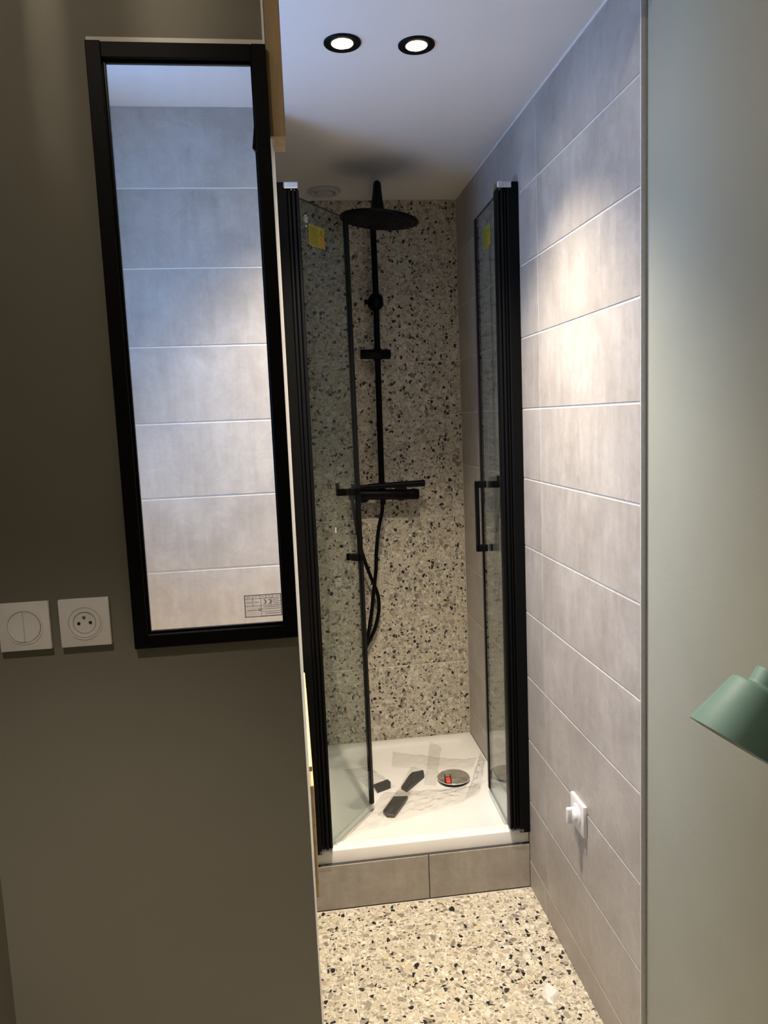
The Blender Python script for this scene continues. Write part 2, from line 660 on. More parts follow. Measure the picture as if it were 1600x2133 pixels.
o = g.obj('wall_partition', M['olive'])
struct(o, 'dark olive-grey painted partition wall holding the interior window')
o = G().box(0.0006, XH + 0.1, YS, YE + 0.02, ZC + 0.06, ZH).obj('wall_header', M['hall_white'])
struct(o, 'header above the bathroom opening')
o = G().box(WX0, WX1 - 0.0015, YS - 0.001, YS + 0.012, WZ1 + 0.0012, WZ1 + 0.0105).obj('trim_window_top', M['white_plaster'])
struct(o, 'strip of raw white plaster above the window frame')
# white end of the partition
g = G()
zz = [0.0, 0.41, 1.11, 1.929]
fx = [0.0072, 0.0054, 0.0019, 0.0017]
bx_ = [0.0095, 0.0082, 0.0075, 0.0075]
vs, fs = [], []
for z, a, b in zip(zz, fx, bx_):
    vs += [(a - 0.0004, YS + 0.001, z), (a, YS + 0.001, z), (b, YSB, z), (b - 0.004, YSB, z)]
for k in range(3):
    for i in range(4):
        j = (i + 1) % 4
        fs.append((k * 4 + i, k * 4 + j, k * 4 + 4 + j, k * 4 + 4 + i))
fs += [(3, 2, 1, 0), (12, 13, 14, 15)]
o = g.add(vs, fs).obj('trim_partition_end', M['white_trim'])
struct(o, 'thin white end face of the partition beside the window frame')
o = G().box(-0.0022, 0.0010, YS - 0.0015, YS + 0.004, WZ1 + 0.002, ZH).obj('trim_corner_bead', M['white_trim'])
struct(o, 'white corner bead above the window')
# tile edge profile on the right
o = G().box(XH + 0.004, XH + 0.1, YE - 0.0095, YE, 0, ZH).obj('trim_shade_strip', M['grout_dark_and_shade'])  # dark colour stands in for the shadow beside the tile edge
struct(o, 'dark strip painted as shadow between the tile edge profile and the sage wall')
g = G().box(XR - 0.0012, XH + 0.0035, YE - 0.0045, YE - 0.0005, 0, ZC, 0.0006)
o = g.obj('trim_tile_edge', M['alu'])
struct(o, 'aluminium profile closing the edge of the right tiled wall')
# shower plinth
o = G().box(XSL, XR, YP + 0.0016, YP + 0.06, 0, 0.1445).obj('trim_plinth', M['grout_dark_and_shade'])
struct(o, 'plinth below the shower tray faced with two grey tiles')
tile_wall(o, (0, YP, 0), (1, 0, 0), (0, 0, 1), [XSL, 0.3615, XR], [0.0, 0.1455], M['tile'])

# ================================================================== INTERIOR WINDOW
win = bpy.data.objects.new('window_1', None)
C.objects.link(win)
win.location = (WX0, YS, WZ0)
struct(win, 'tall narrow interior window with a black metal frame in the dark partition')
FW = 0.0225
FY0, FY1 = YS - 0.012, YS + 0.012
G().box(WX0, WX0 + FW, FY0, FY1, WZ0, WZ1 + 0.001, 0.001).obj('frame_stile', M['black'], win)
G().box(WX1 - FW, WX1, FY0 + 0.0003, FY1, WZ0, WZ1, 0.001).obj('frame_stile', M['black'], win)
G().box(WX0 + FW, WX1 - FW, FY0, FY1, WZ1 - 0.0235, WZ1 - 0.0008, 0.001).obj('frame_rail', M['black'], win)
G().box(WX0 + FW, WX1 - FW, FY0, FY1, WZ0, WZ0 + FW, 0.001).obj('frame_rail', M['black'], win)
by0, by1 = YS - 0.003, YS + 0.004
bw = 0.0045
ix0, ix1, iz0, iz1 = WX0 + FW, WX1 - FW, WZ0 + FW, WZ1 - 0.0235
G().box(ix0, ix0 + bw, by0, by1, iz0, iz1, 0.0008).obj('glazing_bead', M['black_gloss'], win)
G().box(ix1 - bw * 0.5, ix1, by0, by1, iz0, iz1, 0.0008).obj('glazing_bead', M['black_gloss'], win)
G().box(ix0 + bw, ix1 - bw * 0.5, by0, by1, iz1 - bw, iz1, 0.0008).obj('glazing_bead', M['black_gloss'], win)
G().box(ix0 + bw, ix1 - bw * 0.5, by0, by1, iz0, iz0 + bw, 0.0008).obj('glazing_bead', M['black_gloss'], win)
G().box(ix0 + 0.001, ix1 - 0.001, YS + 0.0042, YS + 0.0102, iz0 + 0.001, iz1 - 0.001).obj('glass_pane', M['pane'], win)
# loose end of the gasket
g = G().add([(ix1 - 0.002, YS - 0.006, 1.945), (ix1 - 0.002, YS + 0.002, 1.945), (ix1 - 0.0065, YS - 0.007, 1.910), (ix1 - 0.002, YS + 0.002, 1.906), (ix1 + 0.001, YS - 0.006, 1.905)],
            [(0, 2, 4), (0, 1, 2), (1, 3, 2), (2, 3, 4), (0, 4, 3, 1)])
g.obj('loose_gasket', M['black_gloss'], win)
# certification label stuck upside down on the pane
ly = YS + 0.0040


def lq(gg, x0, x1, z0, z1, dy=0.0):
    gg.box(x0, x1, ly - 0.0003 - dy, ly - dy, z0, z1)


LX0, LX1, LZ0, LZ1 = -0.0865, -0.0235, 1.1515, 1.1895
g = G()
lq(g, LX0, LX1, LZ0, LZ1)
lab = g.obj('paper_label', make_glass('label_film', (0.95, 0.95, 0.95), 0.0, 0.05), win)
lab['label'] = 'clear printed label with an upside-down CE mark'
g = G()
lw_ = 0.0007
W_, H_ = LX1 - LX0, LZ1 - LZ0


def hline(fx0, fx1, fz, w=lw_):
    lq(g, LX0 + fx0 * W_, LX0 + fx1 * W_, LZ0 + fz * H_ - w / 2, LZ0 + fz * H_ + w / 2, 0.0004)


def vline(fx, fz0, fz1, w=lw_):
    lq(g, LX0 + fx * W_ - w / 2, LX0 + fx * W_ + w / 2, LZ0 + fz0 * H_, LZ0 + fz1 * H_, 0.0004)


for z in (0.01, 0.99):
    hline(0, 1, z, 0.0013)
vline(0.015, 0, 1, 0.0013)
vline(0.985, 0, 1, 0.0013)
hline(0.03, 0.97, 0.83)
hline(0.03, 0.97, 0.50)
hline(0.46, 0.97, 0.34)
hline(0.46, 0.97, 0.22)
hline(0.72, 0.97, 0.67)
for fx in (0.23, 0.42, 0.58, 0.76):
    vline(fx, 0.83, 0.99)
vline(0.23, 0.50, 0.83)
vline(0.445, 0.03, 0.83)
vline(0.72, 0.50, 0.83)
for a, b, z in ((0.06, 0.19, 0.665), (0.28, 0.39, 0.665), (0.76, 0.93, 0.76), (0.78, 0.94, 0.58), (0.50, 0.95, 0.43), (0.55, 0.95, 0.13), (0.07, 0.34, 0.30), (0.07, 0.16, 0.91), (0.31, 0.34, 0.91), (0.48, 0.53, 0.91), (0.66, 0.70, 0.91), (0.86, 0.92, 0.91)):
    x = a
    while x < b - 0.005:
        e = min(b, x + 0.018)
        hline(x, e, z, 0.0011)
        x += 0.024
# C and E of the CE mark, turned 180 degrees
for cx, isE in ((0.655, False), (0.525, True)):
    n = 18
    r0, r1 = 0.0029, 0.0042
    c = Vector((LX0 + cx * W_, ly - 0.0008, LZ0 + 0.665 * H_))
    for i in range(n):
        a0, a1 = (math.radians(-95 + 190 * k / n) for k in (i, i + 1))
        g.quad(*[c + Vector((math.cos(a) * r, 0, math.sin(a) * r)) for a, r in ((a0, r0), (a1, r0), (a1, r1), (a0, r1))])
    if isE:
        lq(g, c.x + 0.0005, c.x + 0.0035, c.z - 0.0004, c.z + 0.0004, 0.0008)
# round emblem with a bar
c = Vector((LX0 + 0.40 * W_, ly - 0.0008, LZ0 + 0.33 * H_))
for i in range(18):
    a0, a1 = 2 * math.pi * i / 18, 2 * math.pi * (i + 1) / 18
    g.quad(*[c + Vector((math.cos(a) * r, 0, math.sin(a) * r)) for a, r in ((a0, 0.0018), (a1, 0.0018), (a1, 0.0026), (a0, 0.0026))])
lq(g, c.x - 0.002, c.x + 0.002, c.z - 0.0018, c.z - 0.0003, 0.0008)
g.obj('label_print', M['ink_grey'], lab)

# ================================================================== WOODEN BOARD ON THE PARTITION END
g = G().box(0.0012, 0.0265, YS + 0.0005, YSB, 1.931, ZC, 0.0018, 2)
o = g.obj('wooden_board', M['pine'])
tag(o, 'raw pine board hanging upright on the partition end beside the window frame', 'board')


# ================================================================== SWITCH AND SOCKET
def plate(cx, cz, w, h):
    return G().box(cx - w / 2, cx + w / 2, YS - 0.009, YS, cz - h / 2, cz + h / 2, 0.0018, 2)


def ring(c, axis, r0, r1, d, n=48):
    """flat annulus of depth d along axis"""
    return G().lathe([(r0, 0), (r1, 0), (r1, d), (r0, d), (r0, 0)], c, axis, n, False, False)


sw = thing('light_switch', 'white square double light switch with a round rocker at the left edge', 'light switch', (-0.4405, YS, 1.126))
cx, cz = -0.4405, 1.1655
plate(cx, cz, 0.080, 0.080).obj('face_plate', M['plastic'], sw, True)
ring((cx, YS - 0.0088, cz), (0, -1, 0), 0.0262, 0.0292, 0.0012).obj('raised_ring', M['plastic'], sw, True)
ring((cx, YS - 0.0089, cz), (0, -1, 0), 0.0254, 0.0263, 0.0004).obj('shadow_gap', M['plastic_dark'], sw)


def half_disc(cx, cz, r, side, y0, y1):
    pts = []
    for i in range(25):
        a = math.radians(-90 + 180 * i / 24)
        pts.append((cx + side * (0.0004 + (r - 0.0004) * math.cos(a)), cz + r * math.sin(a) * 0.995))
    n = len(pts)
    vs = [(x, y0, z) for x, z in pts] + [(x, y1, z) for x, z in pts]
    fs = [tuple(range(n)), tuple(range(2 * n - 1, n - 1, -1))] + [(i, (i + 1) % n, n + (i + 1) % n, n + i) for i in range(n)]
    return G().add(vs, fs)


half_disc(cx, cz, 0.0253, -1, YS - 0.0112, YS - 0.008).obj('rocker', M['plastic'], sw)
half_disc(cx, cz, 0.0253, 1, YS - 0.0105, YS - 0.008).obj('rocker', M['plastic'], sw)

so = thing('power_outlet', 'white square power socket with three round holes beside the window', 'power socket', (-0.3455, YS, 1.126))
cx, cz = -0.3457, 1.1655
plate(cx, cz, 0.080, 0.080).obj('face_plate', M['plastic'], so, True)
ring((cx, YS - 0.0088, cz), (0, -1, 0), 0.0256, 0.0282, 0.0012).obj('raised_ring', M['plastic'], so, True)
ring((cx, YS - 0.0089, cz), (0, -1, 0), 0.0249, 0.0256, 0.0005).obj('shadow_gap', M['plastic_dark'], so)
G().lathe([(0.0249, 0.0), (0.0249, 0.0008), (0.0185, 0.0008), (0.0180, 0.0003)], (cx, YS - 0.0088, cz), (0, -1, 0), 48).obj('insert', M['plastic'], so, True)
ring((cx, YS - 0.0093, cz), (0, -1, 0), 0.0176, 0.0180, 0.0004).obj('insert_groove', M['plastic_dark'], so)
for dx, dz, mt in ((-0.0092, -0.0008, 'hole'), (0.0092, -0.0002, 'hole'), (-0.0004, 0.0088, 'brass')):
    G().lathe([(0.0026, 0), (0.0026, 0.0008)], (cx + dx, YS - 0.0090, cz + dz), (0, -1, 0), 20).obj('pin_hole' if mt == 'hole' else 'earth_pin', M[mt], so)

# ================================================================== ROTARY CONTROL ON THE RIGHT WALL
rc = thing('rotary_switch', 'white rotary control knob on a square plate, low on the right tiled wall', 'rotary switch', (XR, 1.745, 0.425))
py0, py1, pz0, pz1 = 1.7005, 1.7875, 0.4275, 0.5085
G().box(XR - 0.010, XR, py0, py1, pz0, pz1, 0.0018, 2).obj('face_plate', M['plastic'], rc, True)
kc = Vector((XR - 0.010, (py0 + py1) / 2, (pz0 + pz1) / 2))
G().lathe([(0.0275, -0.001), (0.0275, 0.002), (0.0255, 0.004)], kc, (-1, 0, 0), 40).obj('collar', M['plastic'], rc, True)
g = G().lathe([(0.0200, 0.002), (0.0195, 0.010), (0.0170, 0.014), (0.0150, 0.015)], kc, (-1, 0, 0), 40)
g.box(kc.x - 0.027, kc.x - 0.010, kc.y - 0.0062, kc.y + 0.0062, kc.z - 0.0205, kc.z + 0.0205, 0.004, 3)
g.obj('knob', M['plastic'], rc, True)


# ================================================================== CEILING SPOTS AND VENT
def spot(x, y, label):
    t = thing('recessed_spotlight', label, 'spotlight', (x, y, ZC), 'recessed ceiling spotlights')
    prof = [(0.0405, 0.0), (0.0405, 0.0025), (0.0385, 0.0045), (0.030, 0.0042), (0.0262, 0.002), (0.0262, 0.0004), (0.030, 0.0)]
    G().lathe(prof, (x, y, ZC), (0, 0, -1), 48, False, False).obj('trim_ring', M['black'], t, True)
    G().lathe([(0.0262, 0.0005), (0.0262, 0.0028), (0.0248, 0.0036), (0.0235, 0.0030)], (x, y, ZC), (0, 0, -1), 40, False, False).obj('lamp_rim', M['chrome'], t, True)
    G().lathe([(0.0245, 0.0006), (0.0245, 0.0022), (0.018, 0.0034), (0.008, 0.0038)], (x, y, ZC), (0, 0, -1), 36).obj('lamp_lens', M['lampglow'], t, True)
    for nm, pw, ang, bl in (('centre', SPOT_CENTRE, 56, 1.0), ('beam', SPOT_CORE, 108, 0.85), ('spill', SPOT_SPILL, 165, 0.5)):
        l = bpy.data.lights.new('spot_' + nm, 'SPOT')
        l.energy = pw
        l.color = WARM
        l.spot_size = math.radians(ang)
        l.spot_blend = bl
        l.shadow_soft_size = 0.022
        lo = bpy.data.objects.new('spot_' + nm, l)
        C.objects.link(lo)
        lo.parent = t
        lo.location = (0, 0, -0.012)
    return t


spot(0.1678, 1.7530, 'lit black-ringed ceiling spotlight, the left of the pair')
spot(0.3312, 1.7565, 'lit black-ringed ceiling spotlight, the right of the pair')
vt = thing('ceiling_vent', 'round white ventilation outlet in the ceiling above the left shower door', 'ventilation outlet', (0.1822, 2.8225, ZC))
VC = (0.1822, 2.8225, ZC)
G().lathe([(0.0595, 0), (0.0595, 0.004), (0.055, 0.010), (0.043, 0.012), (0.039, 0.008), (0.037, 0.0)], VC, (0, 0, -1), 48, False, False).obj('outer_ring', M['vent'], vt, True)
G().lathe([(0.0310, 0.001), (0.0325, 0.008), (0.031, 0.011), (0.020, 0.0125)], VC, (0, 0, -1), 48).obj('valve_disc', M['vent'], vt, True)
G().lathe([(0.0385, 0.0004), (0.0385, 0.0012)], VC, (0, 0, -1), 32).obj('shadow_gap', M['hole'], vt)

# ================================================================== VANITY BEHIND THE PARTITION
va = thing('vanity_unit', 'light oak vanity unit peeking out behind the partition edge', 'vanity', (-0.2, 1.8, 0.48))
vy0, vy1 = 1.503, YL - 0.0005
G().box(-0.46, 0.0150, vy0, vy1, 0.7635, 0.7755, 0.001).obj('worktop', M['oak'], va)
G().box(-0.46, -0.003, vy0 + 0.001, vy1, 0.483, 0.7635).obj('body', M['oak'], va)
G().box(-0.0025, 0.0165, vy0, vy1, 0.483, 0.734, 0.003, 2).obj('drawer_front', M['oak'], va)

# ================================================================== SHOWER TRAY
tr = thing('shower_tray', 'white acrylic shower tray raised on a tiled plinth', 'shower tray', (0.334, 2.56, 0.145))
DC = Vector((0.5325, 2.580, 0))
x0, x1, y0, y1 = XSL + 0.001, XR - 0.001, YT, YW - 0.001
ins = [(0.0, 0.1455), (0.0, ZT - 0.004), (0.0012, ZT - 0.0012), (0.004, ZT), (0.050, ZT), (0.054, ZT - 0.001), (0.064, ZT - 0.008), (0.068, ZT - 0.0092)]
vs, fs = [], []
NE = 14


def rect_loop(a0, a1, b0, b1, z):
    lp = []
    for k in range(NE):
        lp.append((a0 + (a1 - a0) * k / NE, b0, z))
    for k in range(NE):
        lp.append((a1, b0 + (b1 - b0) * k / NE, z))
    for k in range(NE):
        lp.append((a1 - (a1 - a0) * k / NE, b1, z))
    for k in range(NE):
        lp.append((a0, b1 - (b1 - b0) * k / NE, z))
    return lp


loops = []
for d, z in ins:
    fr_ = d if d < 0.01 else d + 0.004
    loops.append(rect_loop(x0 + d, x1 - d, y0 + (d if d < 0.01 else d * 0.9), y1 - d, z))
last = loops[-1]
n = len(last)
for s_, zz_ in ((0.66, -0.004), (0.33, -0.008), (0.0, -0.011)):
    lp = []
    for (px, py, pz) in last:
        dv = Vector((px - DC.x, py - DC.y))
        tgt = DC.xy + dv.normalized() * 0.060
        q = tgt.lerp(Vector((px, py)), s_)
        lp.append((q.x, q.y, ZT - 0.0092 + zz_))
    loops.append(lp)
for lp in loops:
    vs += lp
for j in range(len(loops) - 1):
    for i in range(n):
        k = (i + 1) % n
        fs.append((j * n + i, j * n + k, (j + 1) * n + k, (j + 1) * n + i))
fs.append(tuple((len(loops) - 1) * n + i for i in range(n)))
fs.append(tuple(range(n - 1, -1, -1)))
G().add(vs, fs).obj('basin', M['tray'], tr, True)
zd = ZT - 0.0202
dr = G().lathe([(0.050, 0.0), (0.050, 0.010), (0.045, 0.011)], (DC.x, DC.y, zd), (0, 0, 1), 48).obj('drain_seal', M['hole'], tr, True)
G().lathe([(0.0565, 0.0105), (0.0585, 0.012), (0.0585, 0.0145), (0.056, 0.0165), (0.045, 0.0155), (0.02, 0.0138), (0.004, 0.0135)], (DC.x, DC.y, zd), (0, 0, 1), 56).obj('drain_cover', M['chrome'], tr, True)

# red and black clip lying on the drain cover
cl = thing('plastic_clip', 'small red and black plastic clip lying on the chrome drain cover', 'clip', (0.507, 2.560, zd + 0.0165))
o3 = Vector((0.507, 2.553, 0))
ax, ay = Vector((math.cos(-0.15), math.sin(-0.15), 0)), Vector((-math.sin(-0.15), math.cos(-0.15), 0))
G().obox(o3, ax, ay, -0.0085, 0.0085, -0.020, 0.014, zd + 0.0165, zd + 0.0215, 0.001).obj('body', M['red'], cl)
G().obox(o3, ax, ay, -0.0115, -0.0085, -0.024, 0.034, zd + 0.0165, zd + 0.0235, 0.0006).obj('clip_arm', M['black_gloss'], cl)
G().obox(o3, ax, ay, 0.0085, 0.0115, -0.024, 0.034, zd + 0.0165, zd + 0.0235, 0.0006).obj('clip_arm', M['black_gloss'], cl)
G().obox(o3, ax, ay, -0.0085, 0.0085, 0.014, 0.018, zd + 0.0165, zd + 0.0225, 0.0006).obj('clip_bar', M['black_gloss'], cl)

# ================================================================== SHOWER DOORS
ZG0, ZG1 = 0.206, 2.088


def door(left, label):
    sgn = 1 if left else -1
    if left:
        A, B = Vector((0.0700, 2.1960, 0)), Vector((0.2135, 2.4060, 0))
    else:
        A, B = Vector((0.6245, 2.2030, 0)), Vector((0.6300, 2.4290, 0))
    L = (B - A).length
    d = (B - A).normalized()
    nrm = Vector((d.y, -d.x, 0)) * sgn                   # outside face of the door
    t = thing('shower_screen', label, 'shower door', (A.x, A.y, ZT), 'pair of hinged glass shower doors')
    # wall profile and hinge profile
    if left:
        wx0, wx1, hx0, hx1 = XSL + 0.001, 0.0375, 0.0375, 0.0715
    else:
        wx0, wx1, hx0, hx1 = 0.6505, XR - 0.0005, 0.6205, 0.6505
    g = G().box(wx0, wx1, 2.158, 2.192, ZT + 0.001, 2.121, 0.0015)
    g.obj('wall_profile', M['black'], t)
    g = G()
    w = (hx1 - hx0) / 3
    for i in range(3):
        g.box(hx0 + i * w + 0.0006, hx0 + (i + 1) * w - 0.0006, 2.163 - 0.004 * (i == 1), 2.199, 0.199, 2.103, 0.0035, 3)
    g.box(hx0 + 0.001, hx1 - 0.001, 2.172, 2.196, 0.199, 2.103)
    hp = g.obj('hinge_profile', M['black'], t, True)
    if left:
        cx0, cx1 = hx0 - 0.008, hx1 - 0.002
    else:
        cx0, cx1 = hx0 + 0.001, hx1 + 0.012
    g = G().box(cx0, cx1, 2.154, 2.194, 2.104, 2.121, 0.002)
    g.lathe([(0.010, 0), (0.010, 0.006)], ((hx0 + hx1) / 2, 2.178, 2.099), (0, 0, 1), 24)
    g.obj('hinge_cap', M['chrome'], hp)['label'] = 'chrome hinge cap'
    g = G().box(cx0, cx1, 2.154, 2.194, ZT + 0.001, 0.199, 0.002)
    g.obj('hinge_foot', M['clear'], hp)
    # glass leaf
    leaf = G().obox(A, d, nrm, 0.0, L, -0.003, 0.003, ZG0, ZG1).obj('glass_leaf', M['glass'], t)
    # magnetic seal on the free edge: black
    g = G().obox(A, d, nrm, L - 0.004, L + 0.012, -0.006, 0.006, ZG0 - 0.006, ZG1, 0.001)
    g.obj('edge_seal', M['black_gloss'], leaf)
    # clear drip seal along the foot of the glass
    G().obox(A, d, nrm, 0.012, L - 0.004, -0.004, 0.007, ZT + 0.004, ZG0 - 0.001).obj('drip_seal', M['clear'], leaf)
    # thin dark top edge of the glass
    G().obox(A, d, nrm, 0.0, L, -0.003, 0.003, ZG1 + 0.0002, ZG1 + 0.0022).obj('glass_edge', M['black_gloss'], leaf)
    # handle
    s = L - 0.058
    g = G()
    g.obox(A, d, nrm, s - 0.008, s + 0.008, 0.0034, 0.040, 1.246, 1.268, 0.002, 2)
    g.obox(A, d, nrm, s - 0.008, s + 0.008, 0.0034, 0.040, 1.040, 1.062, 0.002, 2)
    g.obox(A, d, nrm, s - 0.008, s + 0.008, 0.028, 0.040, 1.040, 1.268, 0.002, 2)
    hd = g.obj('handle', M['black'], t)
    g = G()
    g.obox(A, d, nrm, s - 0.008, s + 0.008, -0.036, -0.0034, 1.244, 1.266, 0.002, 2)
    g.obox(A, d, nrm, s - 0.008, s + 0.008, -0.040, -0.033, 1.244, 1.284, 0.002, 2)
    g.obj('towel_hook', M['black'], hd)
    g = G().obox(A, d, nrm, s - 0.008, s + 0.008, -0.013, -0.0034, 1.040, 1.062, 0.002, 2)
    g.obj('screw_cap', M['black'], hd)
    # yellow warning sticker with print (reads from the outside face)
    s0, s1 = 0.040, 0.124
    st0, st1 = (1.972, 2.030)
    # print runs left to right as seen from outside
    G().obox(A, d, nrm, s0, s1, 0.0031, 0.0034, st0, st1).obj('warning_sticker', M['yellow'], t)
    stk = t.children[-1] if False else [c for c in t.children if c.name.startswith('warning_sticker')][0]
    g, gr = G(), G()

    def bar(gg, a, b, z, w=0.0014):
        if left:
            gg.obox(A, d, nrm, s0 + a, s0 + b, 0.0034, 0.0036, z - w / 2, z + w / 2)
        else:
            gg.obox(A, d, nrm, s1 - b, s1 - a, 0.0034, 0.0036, z - w / 2, z + w / 2)
    for i in range(9):
        e = (0.045, 0.050, 0.040, 0.047, 0.050, 0.043, 0.049, 0.046, 0.050)[i]
        bar(g, 0.005, e, st1 - 0.007 - i * 0.0056)
    for i in range(4):
        bar(gr, 0.058, 0.077, st0 + 0.005 + i * 0.0042)
    bar(gr, 0.062, 0.073, st0 + 0.026, 0.006)
    for i in range(14):                                  # warning triangle outline
        f = i / 14
        z = st1 - 0.007 - 0.015 * f
        hw = 0.0012 + 0.0075 * f
        bar(g, 0.0675 - hw - 0.0012, 0.0675 - hw, z, 0.0013)
        bar(g, 0.0675 + hw, 0.0675 + hw + 0.0012, z, 0.0013)
    bar(g, 0.058, 0.077, st1 - 0.022, 0.0012)
    bar(g, 0.0668, 0.0682, st1 - 0.0145, 0.007)
    g.obj('sticker_print', M['ink'], stk)
    gr.obj('sticker_red_print', M['ink_red'], stk)
    if left:
        # etched round mark with two letters, white tag lower down
        g = G()
        c = A + d * 0.028 + nrm * 0.0034
        for i in range(20):
            a0, a1 = 2 * math.pi * i / 20, 2 * math.pi * (i + 1) / 20
            g.quad(*[c + d * (math.cos(a) * r) + Vector((0, 0, 2.040 + math.sin(a) * r)) for a, r in ((a0, 0.0084), (a1, 0.0084), (a1, 0.0100), (a0, 0.0100))])
        g.obox(c, d, nrm, -0.001, 0.001, 0, 0.0002, 2.033, 2.046)
        g.obox(c, d, nrm, -0.005, 0.004, 0, 0.0002, 2.0385, 2.0395)
        g.obox(c, d, nrm, -0.004, -0.0005, 0, 0.0002, 2.019, 2.0225)
        g.obox(c, d, nrm, 0.001, 0.004, 0, 0.0002, 2.019, 2.0225)
        g.obj('etched_mark', M['ink_white'], t)
        G().obox(A, d, nrm, 0.102, 0.111, 0.0031, 0.0035, 1.142, 1.158).obj('white_tag', M['tag'], t)
    return t


door(True, 'left black-framed glass shower door swung inwards')
door(False, 'right black-framed glass shower door folded back along the tiled wall')

# ================================================================== SHOWER COLUMN
RX, RY = 0.3545, 2.880
sc_ = thing('shower_column', 'black thermostatic shower column with a round rain head on the terrazzo wall', 'shower column', (RX, YW, 1.176))
HC = Vector((0.333, 2.508, 2.1125))
arm = [(0.3515, RY, 1.215), (0.3545, RY, 1.6), (0.3585, RY, 1.95), (0.3585, RY, 2.10), (0.358, RY - 0.005, 2.165), (0.357, RY - 0.03, 2.20), (0.355, RY - 0.07, 2.220), (0.345, 2.66, 2.230), (0.336, 2.56, 2.230), (0.334, 2.524, 2.221), (0.333, 2.510, 2.202), (0.333, 2.508, 2.172), (0.333, 2.508, 2.142)]
G().tube(spline(arm[:4], 4), 0.0112, 16).obj('riser_pipe', M['black'], sc_, True)
G().tube(spline(arm[3:], 6), 0.0112, 16).obj('overhead_arm', M['black'], sc_, True)
G().lathe([(0.0115, 0.085), (0.013, 0.060), (0.0165, 0.035), (0.0185, 0.018), (0.0185, 0.010), (0.026, 0.008), (0.026, 0.002)], HC, (0, 0, 1), 28).obj('ball_joint', M['black'], sc_, True)
HN = Vector((0.105, -0.025, 1.0)).normalized()
hu = HN.orthogonal().normalized()
hv = HN.cross(hu)
hd = G().lathe([(0.124, 0.0), (0.1265, 0.002), (0.1265, 0.006), (0.122, 0.009), (0.03, 0.012), (0.02, 0.012)], HC - HN * 0.008, HN, 72).obj('rain_head', M['black'], sc_, True)
g = G()
for ri in range(1, 10):
    k = ri * 6
    for i in range(k):
        a = 2 * math.pi * i / k + ri * 0.3
        g.lathe([(0.0022, 0), (0.0014, 0.0022)], HC + (hu * math.cos(a) + hv * math.sin(a)) * (ri * 0.0128) - HN * 0.0079, -HN, 6, False, True)
nz_ = g.obj('nozzles', M['black_gloss'], hd)
nz_['kind'] = 'stuff'
# wall bracket
g = G().lathe([(0.024, 0.0), (0.024, 0.006), (0.012, 0.010), (0.012, 0.045)], (0.3575, YW, 1.909), (0, -1, 0), 28)
g.lathe([(0.019, -0.026), (0.028, -0.014), (0.028, 0.014), (0.019, 0.026)], (0.3575, RY, 1.909), (0, 0.25, 1), 28)
wb = g.obj('wall_bracket', M['black'], sc_, True)
G().lathe([(0.008, 0.0), (0.008, 0.018), (0.0095, 0.020), (0.0095, 0.028)], (0.343, RY, 1.909), (-1, 0, 0), 20).obj('bracket_screw', M['black'], wb, True)
# slider (hand shower holder)
G().lathe([(0.0165, 0.0), (0.0180, 0.002), (0.0180, 0.110), (0.0165, 0.112)], (0.2905, RY - 0.012, 1.7185), (1, 0, -0.03), 28).obj('slider', M['black'], sc_, True)
G().lathe([(0.015, -0.022), (0.0165, -0.02), (0.0165, 0.02), (0.015, 0.022)], (0.3552, RY, 1.7175), (0, 0, 1), 24).obj('slider_clamp', M['black'], sc_, True)
# thermostatic valve
VY, VZ = 2.870, 1.1965
g = G().lathe([(0.0195, 0.0), (0.0205, 0.002), (0.0205, 0.196), (0.0195, 0.198)], (0.252, VY, VZ), (1, 0, -0.045), 36)
vb = g.obj('valve_body', M['black'], sc_, True)
G().lathe([(0.0190, 0.1985), (0.0190, 0.2005), (0.0205, 0.202), (0.0205, 0.236), (0.019, 0.239)], (0.252, VY, VZ), (1, 0, -0.045), 24).obj('temperature_knob', M['black'], vb, True)
G().lathe([(0.0190, 0.001), (0.0190, -0.001), (0.0205, -0.003), (0.0205, -0.027), (0.019, -0.030)], (0.252, VY, VZ), (1, 0, -0.045), 24).obj('flow_knob', M['black'], vb, True)
for x in (0.283, 0.433):
    G().lathe([(0.030, 0.0), (0.030, 0.006), (0.020, 0.012), (0.0165, 0.014), (0.0165, 0.060)], (x, YW, VZ - 0.010), (0, -1, 0), 28).obj('wall_union', M['black'], sc_, True)
G().lathe([(0.015, 0.0), (0.015, 0.02), (0.0128, 0.024)], (0.3515, RY - 0.003, VZ + 0.016), (0, 0, 1), 24).obj('riser_nut', M['black'], sc_, True)

# hand shower resting on the valve, with its hose
hs = thing('hand_shower', 'black stick hand shower lying on the valve with its hose hanging in a loop', 'hand shower', (0.38, 2.856, 1.212))
a, b = Vector((0.246, 2.850, 1.2235)), Vector((0.5115, 2.850, 1.2265))
dd = (b - a)
a2 = a + Vector((0, 0, 0.002))
G().lathe([(0.0085, 0.0), (0.0085, 0.05), (0.0105, 0.052), (0.0125, 0.25), (0.0135, dd.length), (0.0125, dd.length + 0.001)], a2, dd, 24).obj('wand', M['black'], hs, True)


